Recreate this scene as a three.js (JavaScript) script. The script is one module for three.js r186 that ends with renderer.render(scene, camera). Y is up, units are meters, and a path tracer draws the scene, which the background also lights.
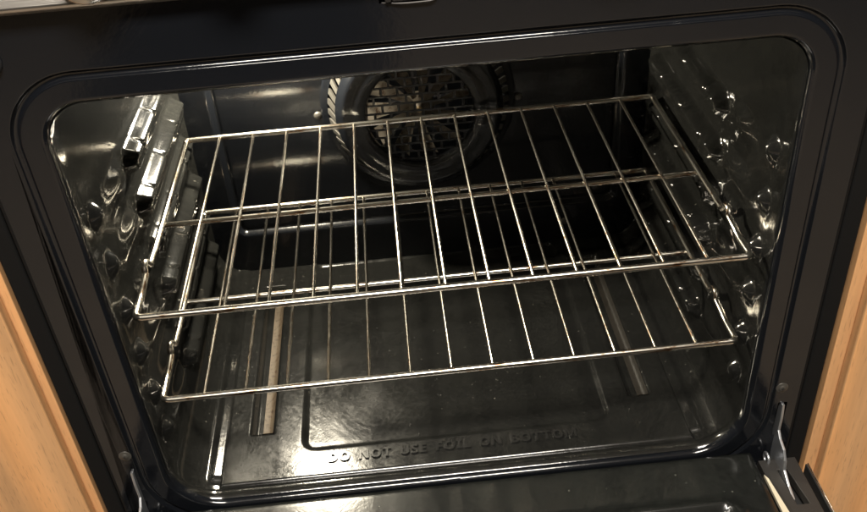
import * as THREE from 'three';
import { mergeGeometries } from 'three/addons/utils/BufferGeometryUtils.js';
import { RoundedBoxGeometry } from 'three/addons/geometries/RoundedBoxGeometry.js';
import { FontLoader } from 'three/addons/loaders/FontLoader.js';
import { TextGeometry } from 'three/addons/geometries/TextGeometry.js';
import { RectAreaLightUniformsLib } from 'three/addons/lights/RectAreaLightUniformsLib.js';
import { ImprovedNoise } from 'three/addons/math/ImprovedNoise.js';

// ---------- camera, light, exposure ----------
const scene = new THREE.Scene();
scene.background = new THREE.Color(0x000000);
const camera = new THREE.PerspectiveCamera(31.47, 1024 / 605, 0.02, 40);
camera.position.set(-0.0319, 0.7927, 0.6671);
camera.rotation.order = 'YXZ';
camera.rotation.set(-0.629, -0.0323, -0.0801);
const renderer = new THREE.WebGLRenderer({ antialias: true });
renderer.setSize(1024, 605);
renderer.toneMapping = THREE.LinearToneMapping;
renderer.toneMappingExposure = 1.0;
renderer.shadowMap.enabled = true;
RectAreaLightUniformsLib.init();

const CEIL_Y = 2.05, FLOOR_Y = -0.36;
const ROOM = { color: new THREE.Color(1.0, 0.925, 0.82), intensity: 78, w: 0.9, h: 0.40, pos: [-0.05, CEIL_Y - 0.07, 0.95] };
const roomLight = new THREE.RectAreaLight(ROOM.color, ROOM.intensity, ROOM.w, ROOM.h);
roomLight.position.set(ROOM.pos[0], ROOM.pos[1] - 0.012, ROOM.pos[2]);
roomLight.lookAt(ROOM.pos[0], -5, ROOM.pos[2]);
scene.add(roomLight);
const OVEN_LAMP = { pos: [-0.215, 0.436, -0.408], r: 0.021, intensity: 0.72, color: new THREE.Color(1.0, 0.90, 0.70) };

// ---------- helpers ----------
let seed = 12345;
const rnd = () => { seed = (seed * 1664525 + 1013904223) >>> 0; return seed / 4294967296; };
const noise = new ImprovedNoise();
const fbm = (x, y, z = 0, o = 4) => { let a = 0.5, s = 0; for (let i = 0; i < o; i++) { s += a * noise.noise(x, y, z + i * 7.3); x *= 2.03; y *= 2.03; a *= 0.5; } return s; };
const ss = (a, b, x) => { const t = Math.min(1, Math.max(0, (x - a) / (b - a))); return t * t * (3 - 2 * t); };
const names = new Map();
const numbered = n => { const k = names.get(n) || 0; names.set(n, k + 1); return k ? `${n}_${String(k).padStart(3, '0')}` : n; };
function thing(name, label, category, group) {
  const g = new THREE.Group(); g.name = numbered(name); g.userData = { label, category };
  if (group) g.userData.group = group;
  scene.add(g); return g;
}
function part(name, geo, mat, parent, label) {
  const m = new THREE.Mesh(geo, mat); m.name = name; m.castShadow = m.receiveShadow = true;
  if (label) m.userData.label = label;
  parent.add(m); return m;
}
function struct(name, geo, mat) { const m = part(name, geo, mat, scene); m.userData.kind = 'structure'; return m; }
function box(w, h, d, x, y, z, r = 0.001, seg = 2) { const g = r ? new RoundedBoxGeometry(w, h, d, seg, r) : new THREE.BoxGeometry(w, h, d); g.translate(x, y, z); return g; }
function strip(g) { const h = g.index ? g.toNonIndexed() : g; for (const k of Object.keys(h.attributes)) if (!['position', 'normal', 'uv'].includes(k)) h.deleteAttribute(k); return h; }
const merge = a => mergeGeometries(a.map(strip));
class Poly extends THREE.CurvePath { }
function tubePath(pts, r, rs = 10, bend = 0.006, seg = 5) {   // a rod through pts with rounded bends
  const P = pts.map(p => new THREE.Vector3(...p)), path = [P[0].clone()];
  for (let i = 1; i < P.length - 1; i++) {
    const a = P[i - 1], b = P[i], c = P[i + 1];
    const d1 = a.clone().sub(b), d2 = c.clone().sub(b), l = Math.min(bend, d1.length() * 0.48, d2.length() * 0.48);
    const A = b.clone().addScaledVector(d1.normalize(), l), C = b.clone().addScaledVector(d2.normalize(), l);
    for (let k = 0; k <= seg; k++) { const t = k / seg; path.push(new THREE.Vector3().addScaledVector(A, (1 - t) ** 2).addScaledVector(b, 2 * t * (1 - t)).addScaledVector(C, t * t)); }
  }
  path.push(P[P.length - 1].clone());
  const pos = [], uv = [], idx = []; let L = 0;
  const T = path.map((p, i) => path[Math.min(i + 1, path.length - 1)].clone().sub(path[Math.max(i - 1, 0)]).normalize());
  let N = new THREE.Vector3(0, 1, 0); if (Math.abs(T[0].y) > 0.9) N.set(1, 0, 0);
  for (let i = 0; i < path.length; i++) {
    if (i) L += path[i].distanceTo(path[i - 1]);
    N.addScaledVector(T[i], -N.dot(T[i])).normalize(); const B = T[i].clone().cross(N);
    for (let k = 0; k <= rs; k++) {
      const a = k / rs * Math.PI * 2, v = path[i].clone().addScaledVector(N, Math.cos(a) * r).addScaledVector(B, Math.sin(a) * r);
      pos.push(v.x, v.y, v.z); uv.push(L, k / rs);
      if (i && k < rs) { const q = (i - 1) * (rs + 1) + k, w = i * (rs + 1) + k; idx.push(q, q + 1, w, w, q + 1, w + 1); }
    }
  }
  for (const [i, s] of [[0, -1], [path.length - 1, 1]]) {   // caps
    const c = pos.length / 3; pos.push(path[i].x + T[i].x * r * 0.4 * s, path[i].y + T[i].y * r * 0.4 * s, path[i].z + T[i].z * r * 0.4 * s); uv.push(i ? L : 0, 0);
    for (let k = 0; k < rs; k++) { const q = i * (rs + 1) + k; if (s > 0) idx.push(q, q + 1, c); else idx.push(q + 1, q, c); }
  }
  const g = new THREE.BufferGeometry();
  g.setAttribute('position', new THREE.Float32BufferAttribute(pos, 3)); g.setAttribute('uv', new THREE.Float32BufferAttribute(uv, 2));
  g.setIndex(idx); g.computeVertexNormals(); return g;
}
function grid(nu, nv, f, flip = false) {   // f(u,v) -> [x,y,z,tu,tv]
  const pos = [], uv = [], idx = [];
  for (let j = 0; j <= nv; j++) for (let i = 0; i <= nu; i++) { const q = f(i / nu, j / nv); pos.push(q[0], q[1], q[2]); uv.push(q[3], q[4]); }
  for (let j = 0; j < nv; j++) for (let i = 0; i < nu; i++) {
    const a = j * (nu + 1) + i, b = a + 1, c = a + nu + 1, d = c + 1;
    if (flip) idx.push(a, c, b, b, c, d); else idx.push(a, b, c, b, d, c);
  }
  const g = new THREE.BufferGeometry();
  g.setAttribute('position', new THREE.Float32BufferAttribute(pos, 3)); g.setAttribute('uv', new THREE.Float32BufferAttribute(uv, 2));
  g.setIndex(idx); g.computeVertexNormals(); return g;
}
function tex(n, f, srgb, m = n) {
  const d = new Uint8Array(n * m * 4);
  for (let j = 0; j < m; j++) for (let i = 0; i < n; i++) { const c = f(i / n, j / m, i, j), k = (j * n + i) * 4; d[k] = c[0] * 255; d[k + 1] = c[1] * 255; d[k + 2] = c[2] * 255; d[k + 3] = 255; }
  const t = new THREE.DataTexture(d, n, m); t.wrapS = t.wrapT = THREE.RepeatWrapping; t.magFilter = THREE.LinearFilter; t.minFilter = THREE.LinearMipmapLinearFilter; t.generateMipmaps = true;
  if (srgb) t.colorSpace = THREE.SRGBColorSpace; t.needsUpdate = true; return t;
}
const cl = x => Math.min(1, Math.max(0, x));

// ---------- materials ----------
// fine spatter and baked-on dust: small specks with outlines of their own (uv in metres, one tile = 0.25 m)
const SPK = 512, specks = new Float32Array(SPK * SPK);
for (let k = 0; k < 90; k++) {
  const cx = rnd() * SPK, cy = rnd() * SPK, r = 0.6 + rnd() * rnd() * 2.2, a = 0.25 + 0.75 * rnd();
  for (let y = -4; y <= 4; y++) for (let x = -4; x <= 4; x++) { const q = (((cy + y) | 0) + SPK) % SPK * SPK + (((cx + x) | 0) + SPK) % SPK; const d = Math.hypot(x, y) / r; specks[q] = Math.max(specks[q], a * Math.max(0, 1.2 - d)); }
}
const per = (u, v, f, s) => { const a = u * Math.PI * 2, b = v * Math.PI * 2; return fbm(Math.cos(a) * f + s, Math.sin(a) * f + Math.cos(b) * f, Math.sin(b) * f + s); };
const dustCol = tex(SPK, (u, v, i, j) => {
  const s = Math.min(1, specks[j * SPK + i]), n = per(u, v, 1.6, 3), f = per(u, v, 11, 9);
  const film = cl(0.25 + 0.25 * n + 0.5 * f) * 0.07;
  return [cl(0.074 + film + s * 0.34), cl(0.075 + film + s * 0.33), cl(0.073 + film * 0.9 + s * 0.30)];
}, true);
const dustRough = tex(SPK, (u, v, i, j) => { const n = per(u, v, 1.9, 5), f = per(u, v, 9, 2); const r = cl(0.165 + 0.06 * n + 0.09 * f + specks[j * SPK + i] * 0.4); return [r, r, r]; });
const peel = tex(256, (u, v) => { const n = 0.5 + 0.5 * per(u, v, 3.2, 1) + 0.25 * per(u, v, 9, 4); return [cl(n), cl(n), cl(n)]; });
const rep = (t, r) => { const c = t.clone(); c.repeat.set(r, r); c.needsUpdate = true; return c; };
const M = {};
M.enamel = new THREE.MeshPhysicalMaterial({ color: new THREE.Color(0.0052, 0.0060, 0.0078), roughness: 0.16, ior: 1.58, bumpMap: rep(peel, 9), bumpScale: 0.00015 });
M.face = new THREE.MeshPhysicalMaterial({ color: new THREE.Color(0.0052, 0.0060, 0.0078), roughness: 0.12, ior: 1.58, bumpMap: rep(peel, 7), bumpScale: 0.00008 });
M.dusty = new THREE.MeshPhysicalMaterial({ color: 0xffffff, map: rep(dustCol, 4), roughness: 1, roughnessMap: rep(dustRough, 3.3), ior: 1.56, bumpMap: rep(peel, 14), bumpScale: 0.00008 });
M.wall = new THREE.MeshPhysicalMaterial({ color: 0xffffff, map: rep(dustCol, 4), roughness: 0.11, ior: 1.6, bumpMap: rep(peel, 8), bumpScale: 0.00012 });
M.letters = new THREE.MeshPhysicalMaterial({ color: new THREE.Color(0.012, 0.012, 0.0115), roughness: 0.17, ior: 1.6 });
M.door = new THREE.MeshPhysicalMaterial({ color: new THREE.Color(1.05, 1.12, 1.12), map: rep(dustCol, 3.1), roughness: 0.19, ior: 1.5, bumpMap: rep(peel, 12), bumpScale: 0.0001 });
const stain = tex(512, (u, v) => { const n = per(u, v, 2.2, 8), f = per(u, v, 14, 6); const k = ss(0.08, 0.30, n * 0.75 + f * 0.5); return [0.93 - 0.42 * k, 0.915 - 0.54 * k, 0.875 - 0.62 * k]; }, true);
M.chrome = new THREE.MeshStandardMaterial({ color: 0xffffff, map: rep(stain, 1), metalness: 1, roughness: 0.20 });
M.chrome.map.repeat.set(2.3, 0.5);
M.steel = new THREE.MeshStandardMaterial({ color: new THREE.Color(0.56, 0.54, 0.51), metalness: 1, roughness: 0.27 });
const brush = tex(512, (u, v, i, j) => { const n = 0.5 + 0.32 * fbm(u * 6, v * 190, 0, 2) + 0.2 * fbm(u * 3, v * 60, 4, 2); return [cl(n), cl(n), cl(n)]; });
M.stainless = new THREE.MeshStandardMaterial({ color: new THREE.Color(0.60, 0.575, 0.54), metalness: 1, roughness: 0.30, bumpMap: rep(brush, 3), bumpScale: 0.00015 });
M.zinc = new THREE.MeshStandardMaterial({ color: new THREE.Color(0.55, 0.57, 0.60), metalness: 0.9, roughness: 0.36 });
M.black = new THREE.MeshStandardMaterial({ color: new THREE.Color(0.008, 0.008, 0.008), roughness: 0.7 });
M.flank = new THREE.MeshPhysicalMaterial({ color: new THREE.Color(0.0035, 0.0035, 0.0035), roughness: 0.85, specularIntensity: 0.4 });
M.latch = new THREE.MeshStandardMaterial({ color: new THREE.Color(0.045, 0.042, 0.04), metalness: 0.7, roughness: 0.4 });
M.rail = new THREE.MeshStandardMaterial({ color: new THREE.Color(0.030, 0.028, 0.026), metalness: 0.3, roughness: 0.5 });
M.brownStrip = new THREE.MeshStandardMaterial({ color: new THREE.Color(0.105, 0.082, 0.058), map: rep(stain, 14), roughness: 0.55, bumpMap: rep(peel, 60), bumpScale: 0.0003 });  // brown, for the strip in the left trough
M.darkStrip = new THREE.MeshStandardMaterial({ color: new THREE.Color(0.014, 0.012, 0.0095), map: rep(stain, 14), roughness: 0.5, bumpMap: rep(peel, 60), bumpScale: 0.0003 });  // much darker brown, for the strip in the right trough
M.rubber = new THREE.MeshStandardMaterial({ color: new THREE.Color(0.014, 0.014, 0.015), roughness: 0.6 });
M.fan = new THREE.MeshStandardMaterial({ color: new THREE.Color(0.13, 0.118, 0.105), map: rep(stain, 9), metalness: 0.45, roughness: 0.5 });
M.cream = new THREE.MeshStandardMaterial({ color: new THREE.Color(0.50, 0.45, 0.34), roughness: 0.5 });
M.dkmetal = new THREE.MeshStandardMaterial({ color: new THREE.Color(0.10, 0.095, 0.085), metalness: 0.6, roughness: 0.45 });
M.glass = new THREE.MeshPhysicalMaterial({ color: new THREE.Color(0.01, 0.01, 0.011), roughness: 0.06, ior: 1.5 });
// beech-like wood: long soft bands and short dark flecks along the grain (v)
const WN = 1024, fleck = new Float32Array(WN * WN);
for (let k = 0; k < 5200; k++) { const x = (rnd() * WN) | 0, y = (rnd() * WN) | 0, l = 5 + rnd() * 26, a = 0.25 + 0.75 * rnd(); for (let t = 0; t < l; t++) { const q = ((y + t) | 0) % WN * WN + x; fleck[q] = Math.max(fleck[q], a * Math.sin(Math.PI * (t + 0.5) / l)); } }
const wood = tex(WN, (u, v, i, j) => {
  const w = u + 0.030 * fbm(u * 3, v * 1.1, 1), band = fbm(w * 26, v * 0.8, 3, 3), ring = Math.sin((w * 9 + 1.1 * fbm(u * 2.2, v * 0.6, 9, 3)) * 6.28), f = fleck[j * WN + i], pore = fbm(u * 170, v * 9, 2, 2);
  const k = 1 + 0.17 * band + 0.06 * ring + 0.06 * pore - 0.16 * f;
  return [cl(0.835 * k), cl(0.632 * k * (1 - 0.02 * ring)), cl(0.435 * k * (1 - 0.05 * ring))];
}, true);
M.wood = new THREE.MeshPhysicalMaterial({ color: 0xffffff, map: wood, roughness: 0.42, ior: 1.45 });
const planks = tex(512, (u, v) => { const n = fbm(u * 3, v * 34, 5, 4); const k = 1 + 0.35 * n; return [cl(0.58 * k), cl(0.53 * k), cl(0.47 * k)]; }, true);
M.floor = new THREE.MeshPhysicalMaterial({ color: 0xffffff, map: planks, roughness: 0.4 });
M.added_slab = new THREE.MeshStandardMaterial({ color: new THREE.Color(0.012, 0.013, 0.018), roughness: 0.95 });  // near-black, for the added slab that darkens the frame reflection
M.white = new THREE.MeshStandardMaterial({ color: new THREE.Color(0.78, 0.75, 0.70), roughness: 0.9 });

// ---------- setting ----------
{
  const g = new THREE.PlaneGeometry(5, 5); g.rotateX(-Math.PI / 2); g.translate(0, FLOOR_Y, 1.7);
  const uv = g.attributes.uv; for (let i = 0; i < uv.count; i++) uv.setXY(i, uv.getX(i) * 4, uv.getY(i) * 4);
  struct('kitchen_floor', g, M.floor);
  const added_slab = part('added_dark_slab', box(0.95, 0.012, 1.1, -0.50, FLOOR_Y + 0.0065, 2.25, 0.004), M.added_slab, scene); added_slab.userData = { label: 'dark flat slab added in front of the oven, in place of a mirrored person', category: 'added_slab' };  // added: gives the glossy frame the dark reflection of someone standing there
  struct('ceiling', box(5, 0.05, 5, 0, CEIL_Y + 0.025, 1.7, 0), M.white);
  const L = thing('ceiling_light', 'rectangular warm ceiling light above the open oven, out of view', 'ceiling light');
  part('housing', box(ROOM.w + 0.05, 0.06, ROOM.h + 0.05, ROOM.pos[0], CEIL_Y - 0.031, ROOM.pos[2], 0.008), M.white, L);
  const dm = new THREE.MeshStandardMaterial({ color: 0xffffff, emissive: ROOM.color, emissiveIntensity: 3 });
  part('diffuser', box(ROOM.w, 0.008, ROOM.h, ROOM.pos[0], ROOM.pos[1] - 0.002, ROOM.pos[2], 0.002), dm, L);
}

// ---------- the oven ----------
const oven = thing('oven', 'black enamel oven standing open between two wooden cabinets', 'oven');
// opening contour: rounded rectangle grown outward by d
const OP = { w: 0.312, t: 0.487, b: 0.0, rt: 0.036, rb: 0.055 };
function contour(d, n = 14) {   // CCW list of [x,y] from the middle of the bottom
  const w = OP.w + d, t = OP.t + d, b = OP.b - d, rt = OP.rt + d, rb = OP.rb + d, out = [];
  const line = (x0, y0, x1, y1, m) => { for (let i = 0; i < m; i++) out.push([x0 + (x1 - x0) * i / m, y0 + (y1 - y0) * i / m]); };
  const arc = (cx, cy, r, a0) => { for (let i = 0; i < n; i++) { const a = a0 + Math.PI / 2 * i / n; out.push([cx + r * Math.cos(a), cy + r * Math.sin(a)]); } };
  line(0, b, w - rb, b, 12); arc(w - rb, b + rb, rb, -Math.PI / 2);
  line(w, b + rb, w, t - rt, 24); arc(w - rt, t - rt, rt, 0);
  line(w - rt, t, -w + rt, t, 24); arc(-w + rt, t - rt, rt, Math.PI / 2);
  line(-w, t - rt, -w, b + rb, 24); arc(-w + rb, b + rb, rb, Math.PI);
  line(-w + rb, b, 0, b, 12); out.push([0, b]);
  return out;
}
{ // flange with the pressed channel
  const prof = [[-0.0005, -0.010], [0, -0.006], [0.0008, -0.0032], [0.0020, -0.0012], [0.0038, -0.0002], [0.0046, 0], [0.0056, 0], [0.010, 0], [0.0135, 0], [0.0195, 0], [0.0202, 0], [0.0208, -0.0003], [0.0213, -0.0011], [0.0219, -0.0022], [0.0230, -0.0030], [0.0245, -0.0033], [0.0260, -0.0030], [0.0271, -0.0022], [0.0277, -0.0011], [0.0282, -0.0003], [0.0288, 0], [0.0295, 0], [0.031, 0]];
  const rows = prof.map(p => contour(p[0])), n = rows[0].length - 1;
  part('opening_flange', grid(n, prof.length - 1, (u, v) => { const i = Math.round(u * n), j = Math.round(v * (prof.length - 1)), q = rows[j][i]; return [q[0], q[1], prof[j][1], q[0], q[1]]; }), M.face, oven, 'glossy black rolled edge with a pressed channel round the oven opening');
  const s = new THREE.Shape(), X = 0.366, Y0 = -0.10, Y1 = 0.5670, r = 0.012;
  s.moveTo(-X, Y0); s.lineTo(X, Y0); s.lineTo(X, Y1 - r); s.quadraticCurveTo(X, Y1, X - r, Y1); s.lineTo(-X + r, Y1); s.quadraticCurveTo(-X, Y1, -X, Y1 - r); s.closePath();
  const hole = new THREE.Path(contour(0.031).slice(0, -1).map(q => new THREE.Vector2(...q))); s.holes.push(hole);
  const rectHole = (x0, x1, y0, y1) => { const h = new THREE.Path(); h.moveTo(x0, y0); h.lineTo(x0, y1); h.lineTo(x1, y1); h.lineTo(x1, y0); h.closePath(); s.holes.push(h); };
  rectHole(-0.036, 0.012, 0.5460, 0.5550); rectHole(0.346, 0.356, 0.018, 0.068); rectHole(-0.351, -0.341, 0.018, 0.068);
  const front = new THREE.ShapeGeometry(s, 8); 
  part('front_frame', front, M.face, oven);
  for (const k of [-1, 1]) part('frame_return', grid(6, 1, (u, v) => { const a = u * Math.PI / 2, x = X + 0.004 * Math.sin(a), z = -0.004 + 0.004 * Math.cos(a), zz = u === 1 ? -0.03 : z; return [k * x, Y0 + v * (Y1 - r - Y0), zz, v, u]; }, k < 0), M.flank, oven);
  part('chassis', merge([box(0.010, 0.66, 0.50, -0.352, 0.225, -0.285, 0), box(0.010, 0.66, 0.50, 0.352, 0.225, -0.285, 0), box(0.70, 0.66, 0.01, 0, 0.225, -0.53, 0), box(0.70, 0.01, 0.5, 0, 0.556, -0.28, 0), box(0.70, 0.01, 0.5, 0, -0.105, -0.28, 0)]), M.black, oven);
  for (const k of [-1, 1]) part('side_panel', box(0.018, 0.64, 0.50, k * 0.3822, 0.222, -0.2555, 0.003), M.flank, oven);
  // door latch in its slot
  part('door_latch', merge([box(0.028, 0.004, 0.008, -0.012, 0.5492, -0.001, 0.0012), box(0.005, 0.005, 0.009, -0.029, 0.5495, -0.001, 0.0012), tubePath([[-0.034, 0.5458, -0.001], [-0.020, 0.5452, 0.0022], [0.004, 0.5452, 0.0022], [0.010, 0.5472, -0.001]], 0.0009, 8)]), M.latch, oven);
  for (const k of [-1, 1]) {
    const sc = new THREE.LatheGeometry([[0, 0.0032], [0.0028, 0.0030], [0.0045, 0.0018], [0.0050, 0.0004], [0.0082, 0.0003], [0.0085, -0.001]].map(q => new THREE.Vector2(...q)), 20); sc.scale(0.78, 0.6, 0.78); sc.rotateX(Math.PI / 2); sc.translate(k * 0.3465, 0.0905, 0.0005);
    const m = part('screw', sc, M.dkmetal, oven);
    part('cross_slot', merge([box(0.0036, 0.0007, 0.0006, k * 0.3465, 0.0905, 0.0024, 0), box(0.0007, 0.0036, 0.0006, k * 0.3465, 0.0905, 0.0025, 0)]), M.black, m);
  }
  const bp = new THREE.LatheGeometry([[0, 0.004], [0.010, 0.004], [0.0125, 0.0025], [0.0128, -0.001]].map(q => new THREE.Vector2(...q)), 24); bp.rotateX(Math.PI / 2); bp.translate(-0.337, 0.528, 0);
  part('rubber_bumper', bp, M.rubber, oven);
}

// cavity side walls: pressed steel, one rib per rack position
const ZB = -0.44, LEVELS = [-3, -2, -1, 0, 1, 2].map(j => 0.2462 + 0.055 * j);
const smax = (a, b, k0) => { const k = Math.min(k0, 2 * a, 2 * b); if (k < 1e-6) return Math.max(a, b); const t = Math.max(k - Math.abs(a - b), 0) / k; return Math.max(a, b) + t * t * k * 0.25; };
const dome = d => d >= 1 ? 0 : Math.pow(1 - d * d, 1.35);
function emboss(y, z) {
  let h = 0;
  const yw = y + 0.0010 * fbm(z * 14, y * 9, 3, 2), zw = z + 0.0015 * fbm(y * 12, z * 9, 8, 2);
  for (const yt of LEVELS) {
    if (Math.abs(y - yt + 0.012) > 0.046) continue;
    const notch = [-0.345, -0.268, -0.198].reduce((a, c) => Math.max(a, 1 - ss(0.0004, 0.0050, Math.abs(zw - c))), 0);
    // a pressed plank with chamfered ends and a rounded bead along its upper edge
    const y0 = yt - 0.034, z0 = -0.418, z1 = -0.158;
    const dy = Math.max(yw - yt, y0 - yw), dz = Math.max(zw - z1, z0 - zw), d0 = Math.max(dy, dz, (dy + dz) * 0.7071 + 0.0100);
    const plank = (0.0135 - 0.0010 * notch) * (1 - ss(-0.0105, 0.0015, d0)), bead = 0.0030 * dome(Math.abs(yw - yt + 0.0085) / 0.0075) * (1 - 0.6 * notch) * (1 - ss(-0.010, -0.002, dz));
    h = smax(h, plank + bead, 0.002);
    // swelling in front of the plank, steep towards the back, running out to the front
    const sw = 0.0065 * ss(-0.156, -0.139, zw) * (1 - ss(-0.128, -0.072, zw)) * dome(Math.abs(yw - yt + 0.012) / 0.021);
    h = smax(h, sw, 0.003);
    // round stop nose at the front with a drawn-out lower tail
    const q = Math.hypot((zw + 0.044) / 0.0140, (yw - yt - 0.003) / (yw < yt + 0.003 ? 0.021 : 0.0125));
    h = smax(h, 0.0100 * dome(q), 0.003);
  }
  return h;
}
const halfW = z => 0.3115 + 0.0020 * ss(-0.004, -0.034, z) - (z < -0.415 ? 0.025 - Math.sqrt(Math.max(0, 0.025 ** 2 - (z + 0.415) ** 2)) : 0);
const bottomY = z => -0.004 + 0.0075 * ss(-0.0215, -0.0165, z) - 0.004 * ss(-0.011, -0.002, z);
const topY = z => 0.486 + 0.004 * ss(-0.004, -0.03, z);
const RB = 0.050, RT = 0.036;
for (const k of [-1, 1]) {
  // from the floor seam round the lower corner, up the wall, round the upper corner
  const ny = 270, nz = 210, dense = v => { const a = -0.006, b = ZB - 0.0005; return a + (b - a) * v; };
  const g = grid(ny, nz, (u, v) => {
    const z = dense(v), w = halfW(z), b = bottomY(z), t = topY(z);
    const Lf = 0.02, La = RB * Math.PI / 2, Lw = t - b - RB - RT, Lt = RT * Math.PI / 2, L = Lf + La + Lw + Lt; let s = u * L, x, y, nx = 0, nyy = 0;
    if (s < Lf) { x = w - RB - Lf + s; y = b; nyy = 1; }
    else if ((s -= Lf) < La) { const a = -Math.PI / 2 + s / RB; x = w - RB + RB * Math.cos(a); y = b + RB + RB * Math.sin(a); nx = -Math.cos(a); nyy = -Math.sin(a); }
    else if ((s -= La) < Lw) { x = w; y = b + RB + s; nx = -1; }
    else { s -= Lw; const a = s / RT; x = w - RT + RT * Math.cos(a); y = t - RT + RT * Math.sin(a); nx = -Math.cos(a); nyy = -Math.sin(a); }
    const h = emboss(y, z) * Math.max(0, -nx) + 0.004 * (nyy > 0.5 ? ss(-0.030, -0.040, z) : 0) * (nyy > 0.5 ? ss(0.262, 0.27, x) * (1 - ss(0.278, 0.286, x)) : 0);
    x += nx * h; y += nyy * h;
    return [k * x, y, z, u * L, z];
  }, k < 0);
  part('side_wall', g, M.wall, oven, k < 0 ? 'left cavity wall with pressed rack ribs lit by the oven lamp' : 'right cavity wall with pressed rack ribs');
}
{ // ceiling and the pan under the bottom panel
  part('cavity_ceiling', grid(40, 40, (u, v) => { const z = -0.006 + (ZB + 0.006) * v, w = halfW(z) - RT; return [-w + 2 * w * u, topY(z), z, u * 0.6, z]; }), M.dusty, oven);
  part('floor_pan', grid(40, 160, (u, v) => { const z = -0.006 + (ZB + 0.006) * v, w = halfW(z) - RB - 0.0195; return [-w + 2 * w * u, bottomY(z) - 0.010 * ss(-0.0212, -0.0235, z), z, (u - 0.5) * 0.5, z]; }, true), M.wall, oven);
}
// back wall with a raised field above a pressed ledge
const roundRect = (x, y, x0, x1, y0, y1, r) => { const qx = Math.abs(x - (x0 + x1) / 2) - (x1 - x0) / 2 + r, qy = Math.abs(y - (y0 + y1) / 2) - (y1 - y0) / 2 + r; return Math.hypot(Math.max(qx, 0), Math.max(qy, 0)) + Math.min(Math.max(qx, qy), 0) - r; };
part('back_wall', grid(240, 200, (u, v) => {
  const x = -0.325 + 0.65 * u, y = -0.012 + 0.51 * v, d = roundRect(x, y, -0.272, 0.272, 0.0655, 0.46, 0.012);
  const z = ZB + 0.004 + 0.0065 * ss(-0.003, 0.0025, d) - 0.0025 * (1 - ss(0.0008, 0.003, Math.abs(d + 0.004)));
  return [x, y, z, x, y];
}), M.enamel, oven);
for (const [x, y] of [[-0.135, 0.240], [0.134, 0.240], [0.245, 0.085], [0.20, 0.035]]) {
  const sc = new THREE.LatheGeometry([[0, 0.004], [0.0035, 0.0036], [0.0055, 0.002], [0.0058, -0.002]].map(q => new THREE.Vector2(...q)), 18); sc.rotateX(Math.PI / 2); sc.translate(x, y, y < 0.06 ? ZB + 0.010 : ZB + 0.004);
  part('back_screw', sc, M.dkmetal, oven);
}
{ // bottom panel with recess, two troughs and raised lettering
  const trough = (x, z, xc) => { const half = 0.0135, d = Math.max(Math.abs(x - xc) - half, z - (-0.098), -0.385 - z); return 0.0085 * (1 - ss(-0.006, 0.0015, d)); };
  const X = 0.2705, Z0 = -0.4385, Z1 = -0.0225;
  const g = grid(300, 220, (u, v) => {
    const x = -X + 2 * X * u, z = Z1 + (Z0 - Z1) * v, d = roundRect(x, z, -0.177, 0.183, -0.43, -0.066, 0.016);
    const e = Math.min(X - Math.abs(x), Z1 - z);
    let y = 0.0005 - 0.0045 * (1 - ss(-0.005, 0.003, d)) - trough(x, z, -0.227) - trough(x, z, 0.225) - 0.004 * (1 - ss(0, 0.0035, e));
    y += 0.0006 * fbm(x * 7, z * 7, 2, 2);
    return [x, y, z, x, z];
  });
  const bp = part('bottom_panel', g, M.dusty, oven, 'speckled dark enamel bottom panel with pressed recess and raised warning lettering');
  part('trough_strip', grid(6, 80, (u, v) => { const x = -0.2275 + 0.0135 * u, z = -0.0975 - 0.265 * v; return [x, 0.0013 - trough(x, z, -0.227) + 0.0006 * fbm(x * 7, z * 7, 2, 2), z, x, z]; }), M.brownStrip, bp, 'brown strip along the left trough');  // brown strip over the right half of the left trough
  part('trough_strip', grid(6, 80, (u, v) => { const x = 0.2255 + 0.0120 * u, z = -0.0985 - 0.265 * v; return [x, 0.0013 - trough(x, z, 0.225) + 0.0006 * fbm(x * 7, z * 7, 2, 2), z, x, z]; }), M.darkStrip, bp, 'dark strip along the right trough');  // darker strip over the right half of the right trough
  const font = await new FontLoader().loadAsync('fonts/droid/droid_sans_bold.typeface.json');
  const words = 'DO NOT USE FOIL ON BOTTOM', tg = [];
  let x = 0; const size = 0.0128, gap = 0.0018;
  for (const ch of words) {
    if (ch === ' ') { x += 0.0085; continue; }
    const t = new TextGeometry(ch, { font, size, depth: 0.0006, curveSegments: 6, bevelEnabled: true, bevelThickness: 0.0012, bevelSize: 0.0004, bevelSegments: 1 });
    t.computeBoundingBox(); const bb = t.boundingBox; t.translate(x - bb.min.x, 0, 0); x += bb.max.x - bb.min.x + gap; tg.push(t);
  }
  const T = merge(tg); T.scale(0.288 / x, 1, 1); T.rotateX(-Math.PI / 2); T.translate(-0.147, 0.0006, -0.0425);
  part('raised_lettering', T, M.letters, bp, 'raised words DO NOT USE FOIL ON BOTTOM');
}
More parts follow.
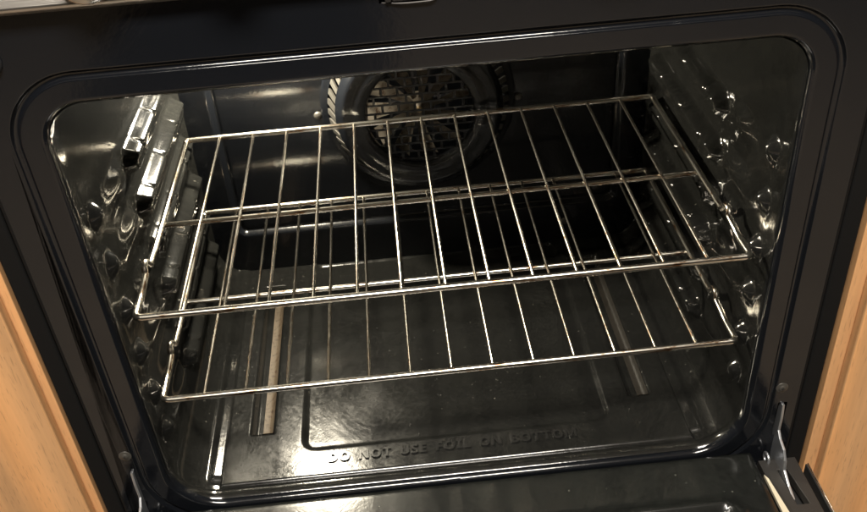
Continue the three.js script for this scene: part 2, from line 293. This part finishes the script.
{ // convection fan and its cover
  const C = [0, 0.246], ZF = -0.397;
  const fc = part('fan_cover', (() => {
    const pts = [[0.070, 0.030], [0.0705, 0.037], [0.073, 0.0405], [0.078, 0.0425], [0.084, 0.0425], [0.088, 0.040], [0.092, 0.0395], [0.098, 0.0405], [0.102, 0.039], [0.1045, 0.0355], [0.1075, 0.0302], [0.1105, 0.0250]].map(q => new THREE.Vector2(...q));
    const a = new THREE.LatheGeometry(pts, 96), b = new THREE.LatheGeometry([[0.1205, 0.0075], [0.123, 0.0055], [0.127, 0.0045], [0.130, 0.0025], [0.1305, -0.002]].map(q => new THREE.Vector2(...q)), 96);
    const g = merge([a, b]); g.rotateX(Math.PI / 2); g.translate(C[0], C[1], ZB + 0.0045); return g;
  })(), M.enamel, oven, 'round black fan cover on the back wall with slotted rim');
  const sl = [], N = 52;
  for (let i = 0; i < N; i++) {
    const a0 = i / N * Math.PI * 2, da = 0.026, w = 0.040, pos = [], idx = [];
    const P = (r, z, a) => [C[0] + r * Math.cos(a), C[1] + r * Math.sin(a), ZB + 0.0045 + z];
    for (const [o, off] of [[0, 0], [0, 0.002]]) { for (const [r, z, s] of [[0.1205, 0.0075, -1], [0.1107, 0.0247, 1]]) for (const q of [-w, w]) { const p = P(r - off, z - off, a0 + s * da + q * 0.8); pos.push(...p); } }
    idx.push(0, 1, 2, 1, 3, 2, 4, 6, 5, 5, 6, 7, 0, 2, 4, 4, 2, 6, 1, 5, 3, 3, 5, 7);
    const g = new THREE.BufferGeometry(); g.setAttribute('position', new THREE.Float32BufferAttribute(pos, 3)); g.setAttribute('uv', new THREE.Float32BufferAttribute(new Float32Array(16), 2)); g.setIndex(idx); const h = g.toNonIndexed(); h.computeVertexNormals(); sl.push(h);
  }
  part('slotted_rim', merge(sl), M.dkmetal, fc);
  const bars = [], R = 0.0715, pitch = 0.0118; let row = 0;
  for (let y = -R + 0.006; y < R; y += pitch, row++) {
    const h = Math.sqrt(R * R - y * y); bars.push(box(2 * h, 0.0030, 0.0015, C[0], C[1] + y, ZF - 0.0035, 0.0005, 1));
    for (let x = -0.09 + (row % 2) * 0.0105; x < 0.09; x += 0.021) { const ym = y + pitch / 2; if (Math.hypot(x, ym) < R - 0.002) bars.push(box(0.0034, pitch - 0.0028, 0.0014, C[0] + x, C[1] + ym, ZF - 0.00355, 0)); }
  }
  part('grille', merge(bars), M.enamel, fc);
  const fan = part('convection_fan', (() => {
    const hub = new THREE.LatheGeometry([[0, 0.014], [0.004, 0.014], [0.0045, 0.010], [0.010, 0.009], [0.020, 0.006], [0.021, 0.0045], [0.0, 0.0045]].map(q => new THREE.Vector2(...q)), 28); hub.rotateX(Math.PI / 2); hub.translate(C[0], C[1], ZB + 0.010); return hub;
  })(), M.fan, oven, 'tarnished grey fan behind the grille');
  for (let i = 0; i < 11; i++) {
    const a = i / 11 * Math.PI * 2 + 0.2, g = grid(6, 4, (u, v) => { const r = 0.014 + 0.054 * u, t = (v - 0.5), wd = 0.006 + 0.016 * u; return [r, t * wd + 0.006 * u * u, 0.004 + 0.007 * t * (0.4 + u) + 0.010 * u * u * (v > 0.7 ? v - 0.7 : 0), u * 0.05, v * 0.02]; });
    g.rotateZ(a); g.translate(C[0], C[1], ZB + 0.016); part('blade', g, M.fan, fan);
  }
  const nut = new THREE.CylinderGeometry(0.0042, 0.0042, 0.006, 6); nut.rotateX(Math.PI / 2); nut.translate(C[0], C[1], ZB + 0.026);
  part('shaft_nut', nut, new THREE.MeshStandardMaterial({ color: new THREE.Color(0.55, 0.42, 0.25), metalness: 1, roughness: 0.3 }), fan);
}
{ // oven lamp, high in the back left corner
  const em = new THREE.MeshStandardMaterial({ color: 0xffffff, emissive: OVEN_LAMP.color, emissiveIntensity: 420, roughness: 0.3 });
  const s = new THREE.SphereGeometry(OVEN_LAMP.r, 32, 24); s.scale(1, 1.25, 1); s.translate(...OVEN_LAMP.pos);
  const b = part('oven_lamp', s, em, oven, 'small round glowing oven lamp under the cavity ceiling');
  const c = new THREE.LatheGeometry([[0.028, -0.022], [0.034, -0.021], [0.036, -0.010], [0.036, 0.0]].map(q => new THREE.Vector2(...q)), 36); c.translate(OVEN_LAMP.pos[0], 0.4895, OVEN_LAMP.pos[2]);
  part('lamp_collar', c, M.dkmetal, b);
  const L = new THREE.PointLight(OVEN_LAMP.color, OVEN_LAMP.intensity, 0, 2); L.position.set(...OVEN_LAMP.pos); L.castShadow = true; L.shadow.radius = 1; scene.add(L);
}
{ // control panel above the opening
  const P = new THREE.Group(); P.name = 'control_panel'; oven.add(P);
  P.position.set(0, 0.5630, 0.001); P.rotation.x = -0.44;
  part('panel_face', box(0.76, 0.12, 0.03, 0, 0.06, 0.0, 0.0035, 3), M.stainless, P);
  for (const x of [-0.243, -0.14, 0.14, 0.243]) {
    const k = new THREE.LatheGeometry([[0.0245, 0], [0.0255, 0.002], [0.0255, 0.004], [0.0235, 0.006], [0.021, 0.008], [0.0195, 0.026], [0.018, 0.0285], [0, 0.029]].map(q => new THREE.Vector2(...q)), 40); k.rotateX(Math.PI / 2); k.translate(x, 0.026, 0.0152);
    part('knob', k, M.steel, P);
  }
}
{ // open door, folded down level with the cavity floor
  const D = new THREE.Group(); D.name = 'door'; oven.add(D);
  const Z0 = 0.0045, Z1 = 0.50, xw = 0.326;
  const lin = grid(150, 110, (u, v) => {
    const x = -xw + 2 * xw * u, z = Z0 + (Z1 - Z0) * v, e = Math.min(xw - Math.abs(x), z - Z0, Z1 - z), d = roundRect(x, z, -0.285, 0.285, 0.073, 0.41, 0.022);
    const y = 0.0035 - 0.010 * Math.pow(1 - ss(0, 0.007, e), 2) + 0.004 * (1 - ss(-0.001, 0.004, Math.abs(d) - 0.004)) - 0.005 * (1 - ss(-0.011, -0.004, d));
    return [x, y, z, x, z];
  }, true);
  part('door_liner', lin, M.door, D, 'dark grey inner panel of the lowered door');
  part('door_glass', box(0.54, 0.003, 0.30, 0, 0.0008, 0.2415, 0.001), M.glass, D);
  part('door_body', merge([box(0.652, 0.012, 0.50, 0, -0.0145, 0.256, 0.001)]), M.black, D);
  part('door_skin', box(0.760, 0.022, 0.505, 0, -0.0445, 0.262, 0.003), M.stainless, D);
  for (const k of [-1, 1]) {
    // side rails with a slot for the hinge arm
    const s = new THREE.Shape(); s.moveTo(k * 0.332, 0.012); s.lineTo(k * 0.372, 0.012); s.lineTo(k * 0.376, 0.5); s.lineTo(k * 0.340, 0.5); s.closePath();
    const h = new THREE.Path(); h.moveTo(k * 0.346, 0.026); h.lineTo(k * 0.358, 0.026); h.lineTo(k * 0.364, 0.075); h.lineTo(k * 0.349, 0.075); h.closePath(); s.holes.push(h);
    const g = new THREE.ExtrudeGeometry(s, { depth: 0.010, bevelEnabled: true, bevelThickness: 0.0008, bevelSize: 0.0008, bevelSegments: 2 }); g.rotateX(Math.PI / 2); g.translate(0, -0.010, 0);
    part('side_rail', g, M.rail, D);
    const sc = new THREE.LatheGeometry([[0, 0.0028], [0.004, 0.0026], [0.0062, 0.0012], [0.0068, -0.001]].map(q => new THREE.Vector2(...q)), 20); sc.translate(k * 0.3625, -0.0088, 0.093);
    part('rail_screw', sc, M.rail, D);
    const t = new THREE.Shape(); t.moveTo(k * 0.3275, 0.036); t.lineTo(k * 0.3305, 0.042); t.lineTo(k * 0.3395, 0.13); t.lineTo(k * 0.329, 0.13); t.closePath();
    const tg = new THREE.ExtrudeGeometry(t, { depth: 0.004, bevelEnabled: false }); tg.rotateX(Math.PI / 2); tg.translate(0, -0.003, 0);
    part('pale_strip', tg, M.cream, D, 'pale strip between the door panel and its side rail');  // pale wedge-shaped strip beside the door liner
    part('skin_edge', box(0.0022, 0.020, 0.49, k * 0.3845, -0.026, 0.262, 0.0008), M.black, D);
    part('skin_lip', box(0.0012, 0.002, 0.49, k * 0.3862, -0.0155, 0.262, 0.0004), M.steel, D);
  }
  part('rail_backing', box(0.752, 0.006, 0.49, 0, -0.0285, 0.262, 0.001), M.black, D);
  // hinge arms: bent plates that reach from the frame slots into the door rails
  for (const k of [-1, 1]) {
    const x = k > 0 ? 0.351 : -0.3455, f = [[0.066, -0.004], [0.066, 0.0025], [0.050, 0.0045], [0.030, 0.0045], [0.023, 0.012], [0.019, 0.024], [0.010, 0.031], [-0.002, 0.034], [-0.010, 0.050], [-0.014, 0.064], [-0.022, 0.064], [-0.022, 0.030], [-0.022, 0.004], [0.0, -0.004], [0.02, -0.006]];
    const s = new THREE.Shape(f.map(q => new THREE.Vector2(q[1], q[0])));
    const g = new THREE.ExtrudeGeometry(s, { depth: 0.0016, bevelEnabled: true, bevelThickness: 0.0007, bevelSize: 0.0007, bevelSegments: 2 }); g.rotateY(-Math.PI / 2); g.translate(x + 0.0008, 0, 0);
    part('hinge_arm', g, M.zinc, D, 'zinc hinge plate at the lower corner of the frame');
    const pin = new THREE.TorusGeometry(0.0062, 0.0016, 10, 24); pin.rotateY(Math.PI / 2); pin.translate(x - k * 0.010, -0.008, 0.010); part('hinge_pin', pin, M.zinc, D);
  }
  part('handle', merge([tubePath([[-0.33, -0.105, 0.455], [0.33, -0.105, 0.455]], 0.012, 18), tubePath([[-0.30, -0.05, 0.455], [-0.30, -0.105, 0.455]], 0.008, 12), tubePath([[0.30, -0.05, 0.455], [0.30, -0.105, 0.455]], 0.008, 12)]), M.steel, D);
}

// ---------- racks ----------
function makeRack(y, label) {
  const g = thing('oven_rack', label, 'oven rack', 'wire racks in the oven'), W = 0.30, ZFR = -0.0256, ZBK = -0.3798, r = 0.0036;
  g.position.set(0, y, 0);
  const front = tubePath([[-W + 0.001, 0.006, -0.088], [-W, 0, -0.062], [-W, 0, ZFR], [W, 0, ZFR], [W, 0, -0.062], [W - 0.001, 0.006, -0.088]], r, 12, 0.007);
  part('front_bar', front, M.chrome, g);
  for (const k of [-1, 1]) part('side_rail', tubePath([[k * (W - 0.001), 0.0058, -0.0878], [k * W, 0.0125, -0.093], [k * W, 0.0125, -0.101], [k * W, 0.001, -0.110], [k * W, 0.0, -0.13], [k * W, 0.0, ZBK + 0.008]], r, 12, 0.005), M.chrome, g);
  part('back_bar', tubePath([[-W, 0, ZBK + 0.0085], [-W, 0, ZBK], [W, 0, ZBK], [W, 0, ZBK + 0.0085]], r, 12, 0.009), M.chrome, g);
  part('cross_bar', tubePath([[-W + 0.001, -0.0038, -0.1916], [W - 0.001, -0.0038, -0.1916]], 0.0030, 12), M.chrome, g);
  const wire = tubePath([[0, 0.0012, ZFR - 0.0005], [0, 0.0012, ZBK + 0.0005]], 0.0019, 8);
  for (let i = 0; i < 13; i++) { const m = part('wire', wire, M.chrome, g); m.position.x = -W + 2 * W / 14 * (i + 1); }
  return g;
}
makeRack(0.25, 'upper chrome wire rack in the oven, nearest the fan');
makeRack(0.1396, 'lower chrome wire rack in the oven, just above the oven floor');

// ---------- cabinets ----------
function uvMetres(g, k = 1, ox = 0, oy = 0) { const p = g.attributes.position, n = g.attributes.normal, uv = []; for (let i = 0; i < p.count; i++) { const u = Math.abs(n.getX(i)) > 0.7 ? p.getZ(i) : p.getX(i); uv.push((u + ox) * k, (p.getY(i) + oy) * k); } g.setAttribute('uv', new THREE.Float32BufferAttribute(uv, 2)); return g; }
function cabinet(k, label) {
  const g = thing('kitchen_cabinet', label, 'cabinet', 'wooden base cabinets beside the oven');
  const x0 = k > 0 ? 0.3945 : -0.3925, wd = 0.52, xm = x0 + k * wd / 2, H0 = FLOOR_Y + 0.09, H1 = 0.545;
  part('carcass', uvMetres(box(wd, H1 - H0, 0.50, xm, (H0 + H1) / 2, -0.271, 0.001), 1.6, 0.3, 0), M.wood, g);
  const st = 0.0165;
  part('stile', uvMetres(box(st + 0.02, H1 - H0, 0.018, x0 + k * (st + 0.02) / 2, (H0 + H1) / 2, -0.0115, 0.0012), 1.6, 0.9, 0.2), M.wood, g);
  const dx0 = x0 + k * (k > 0 ? 0.0125 : 0.0075), dw = wd - 0.03, dm = dx0 + k * dw / 2;
  const d = part('cabinet_door', uvMetres(box(dw, H1 - H0 - 0.03, 0.014, dm, (H0 + H1) / 2, 0.0050, 0.003, 3), 1.6, k > 0 ? 0.13 : 0.61, 0.37), M.wood, g);
  part('toe_kick', box(wd, 0.088, 0.4, xm, FLOOR_Y + 0.0445, -0.27, 0.001), M.black, g);
  part('worktop', box(wd, 0.03, 0.53, xm, H1 + 0.0155, -0.265, 0.004), M.white, g);
}
cabinet(-1, 'wooden base cabinet at the left side of the oven');
cabinet(1, 'wooden base cabinet at the right side of the oven');

renderer.render(scene, camera);
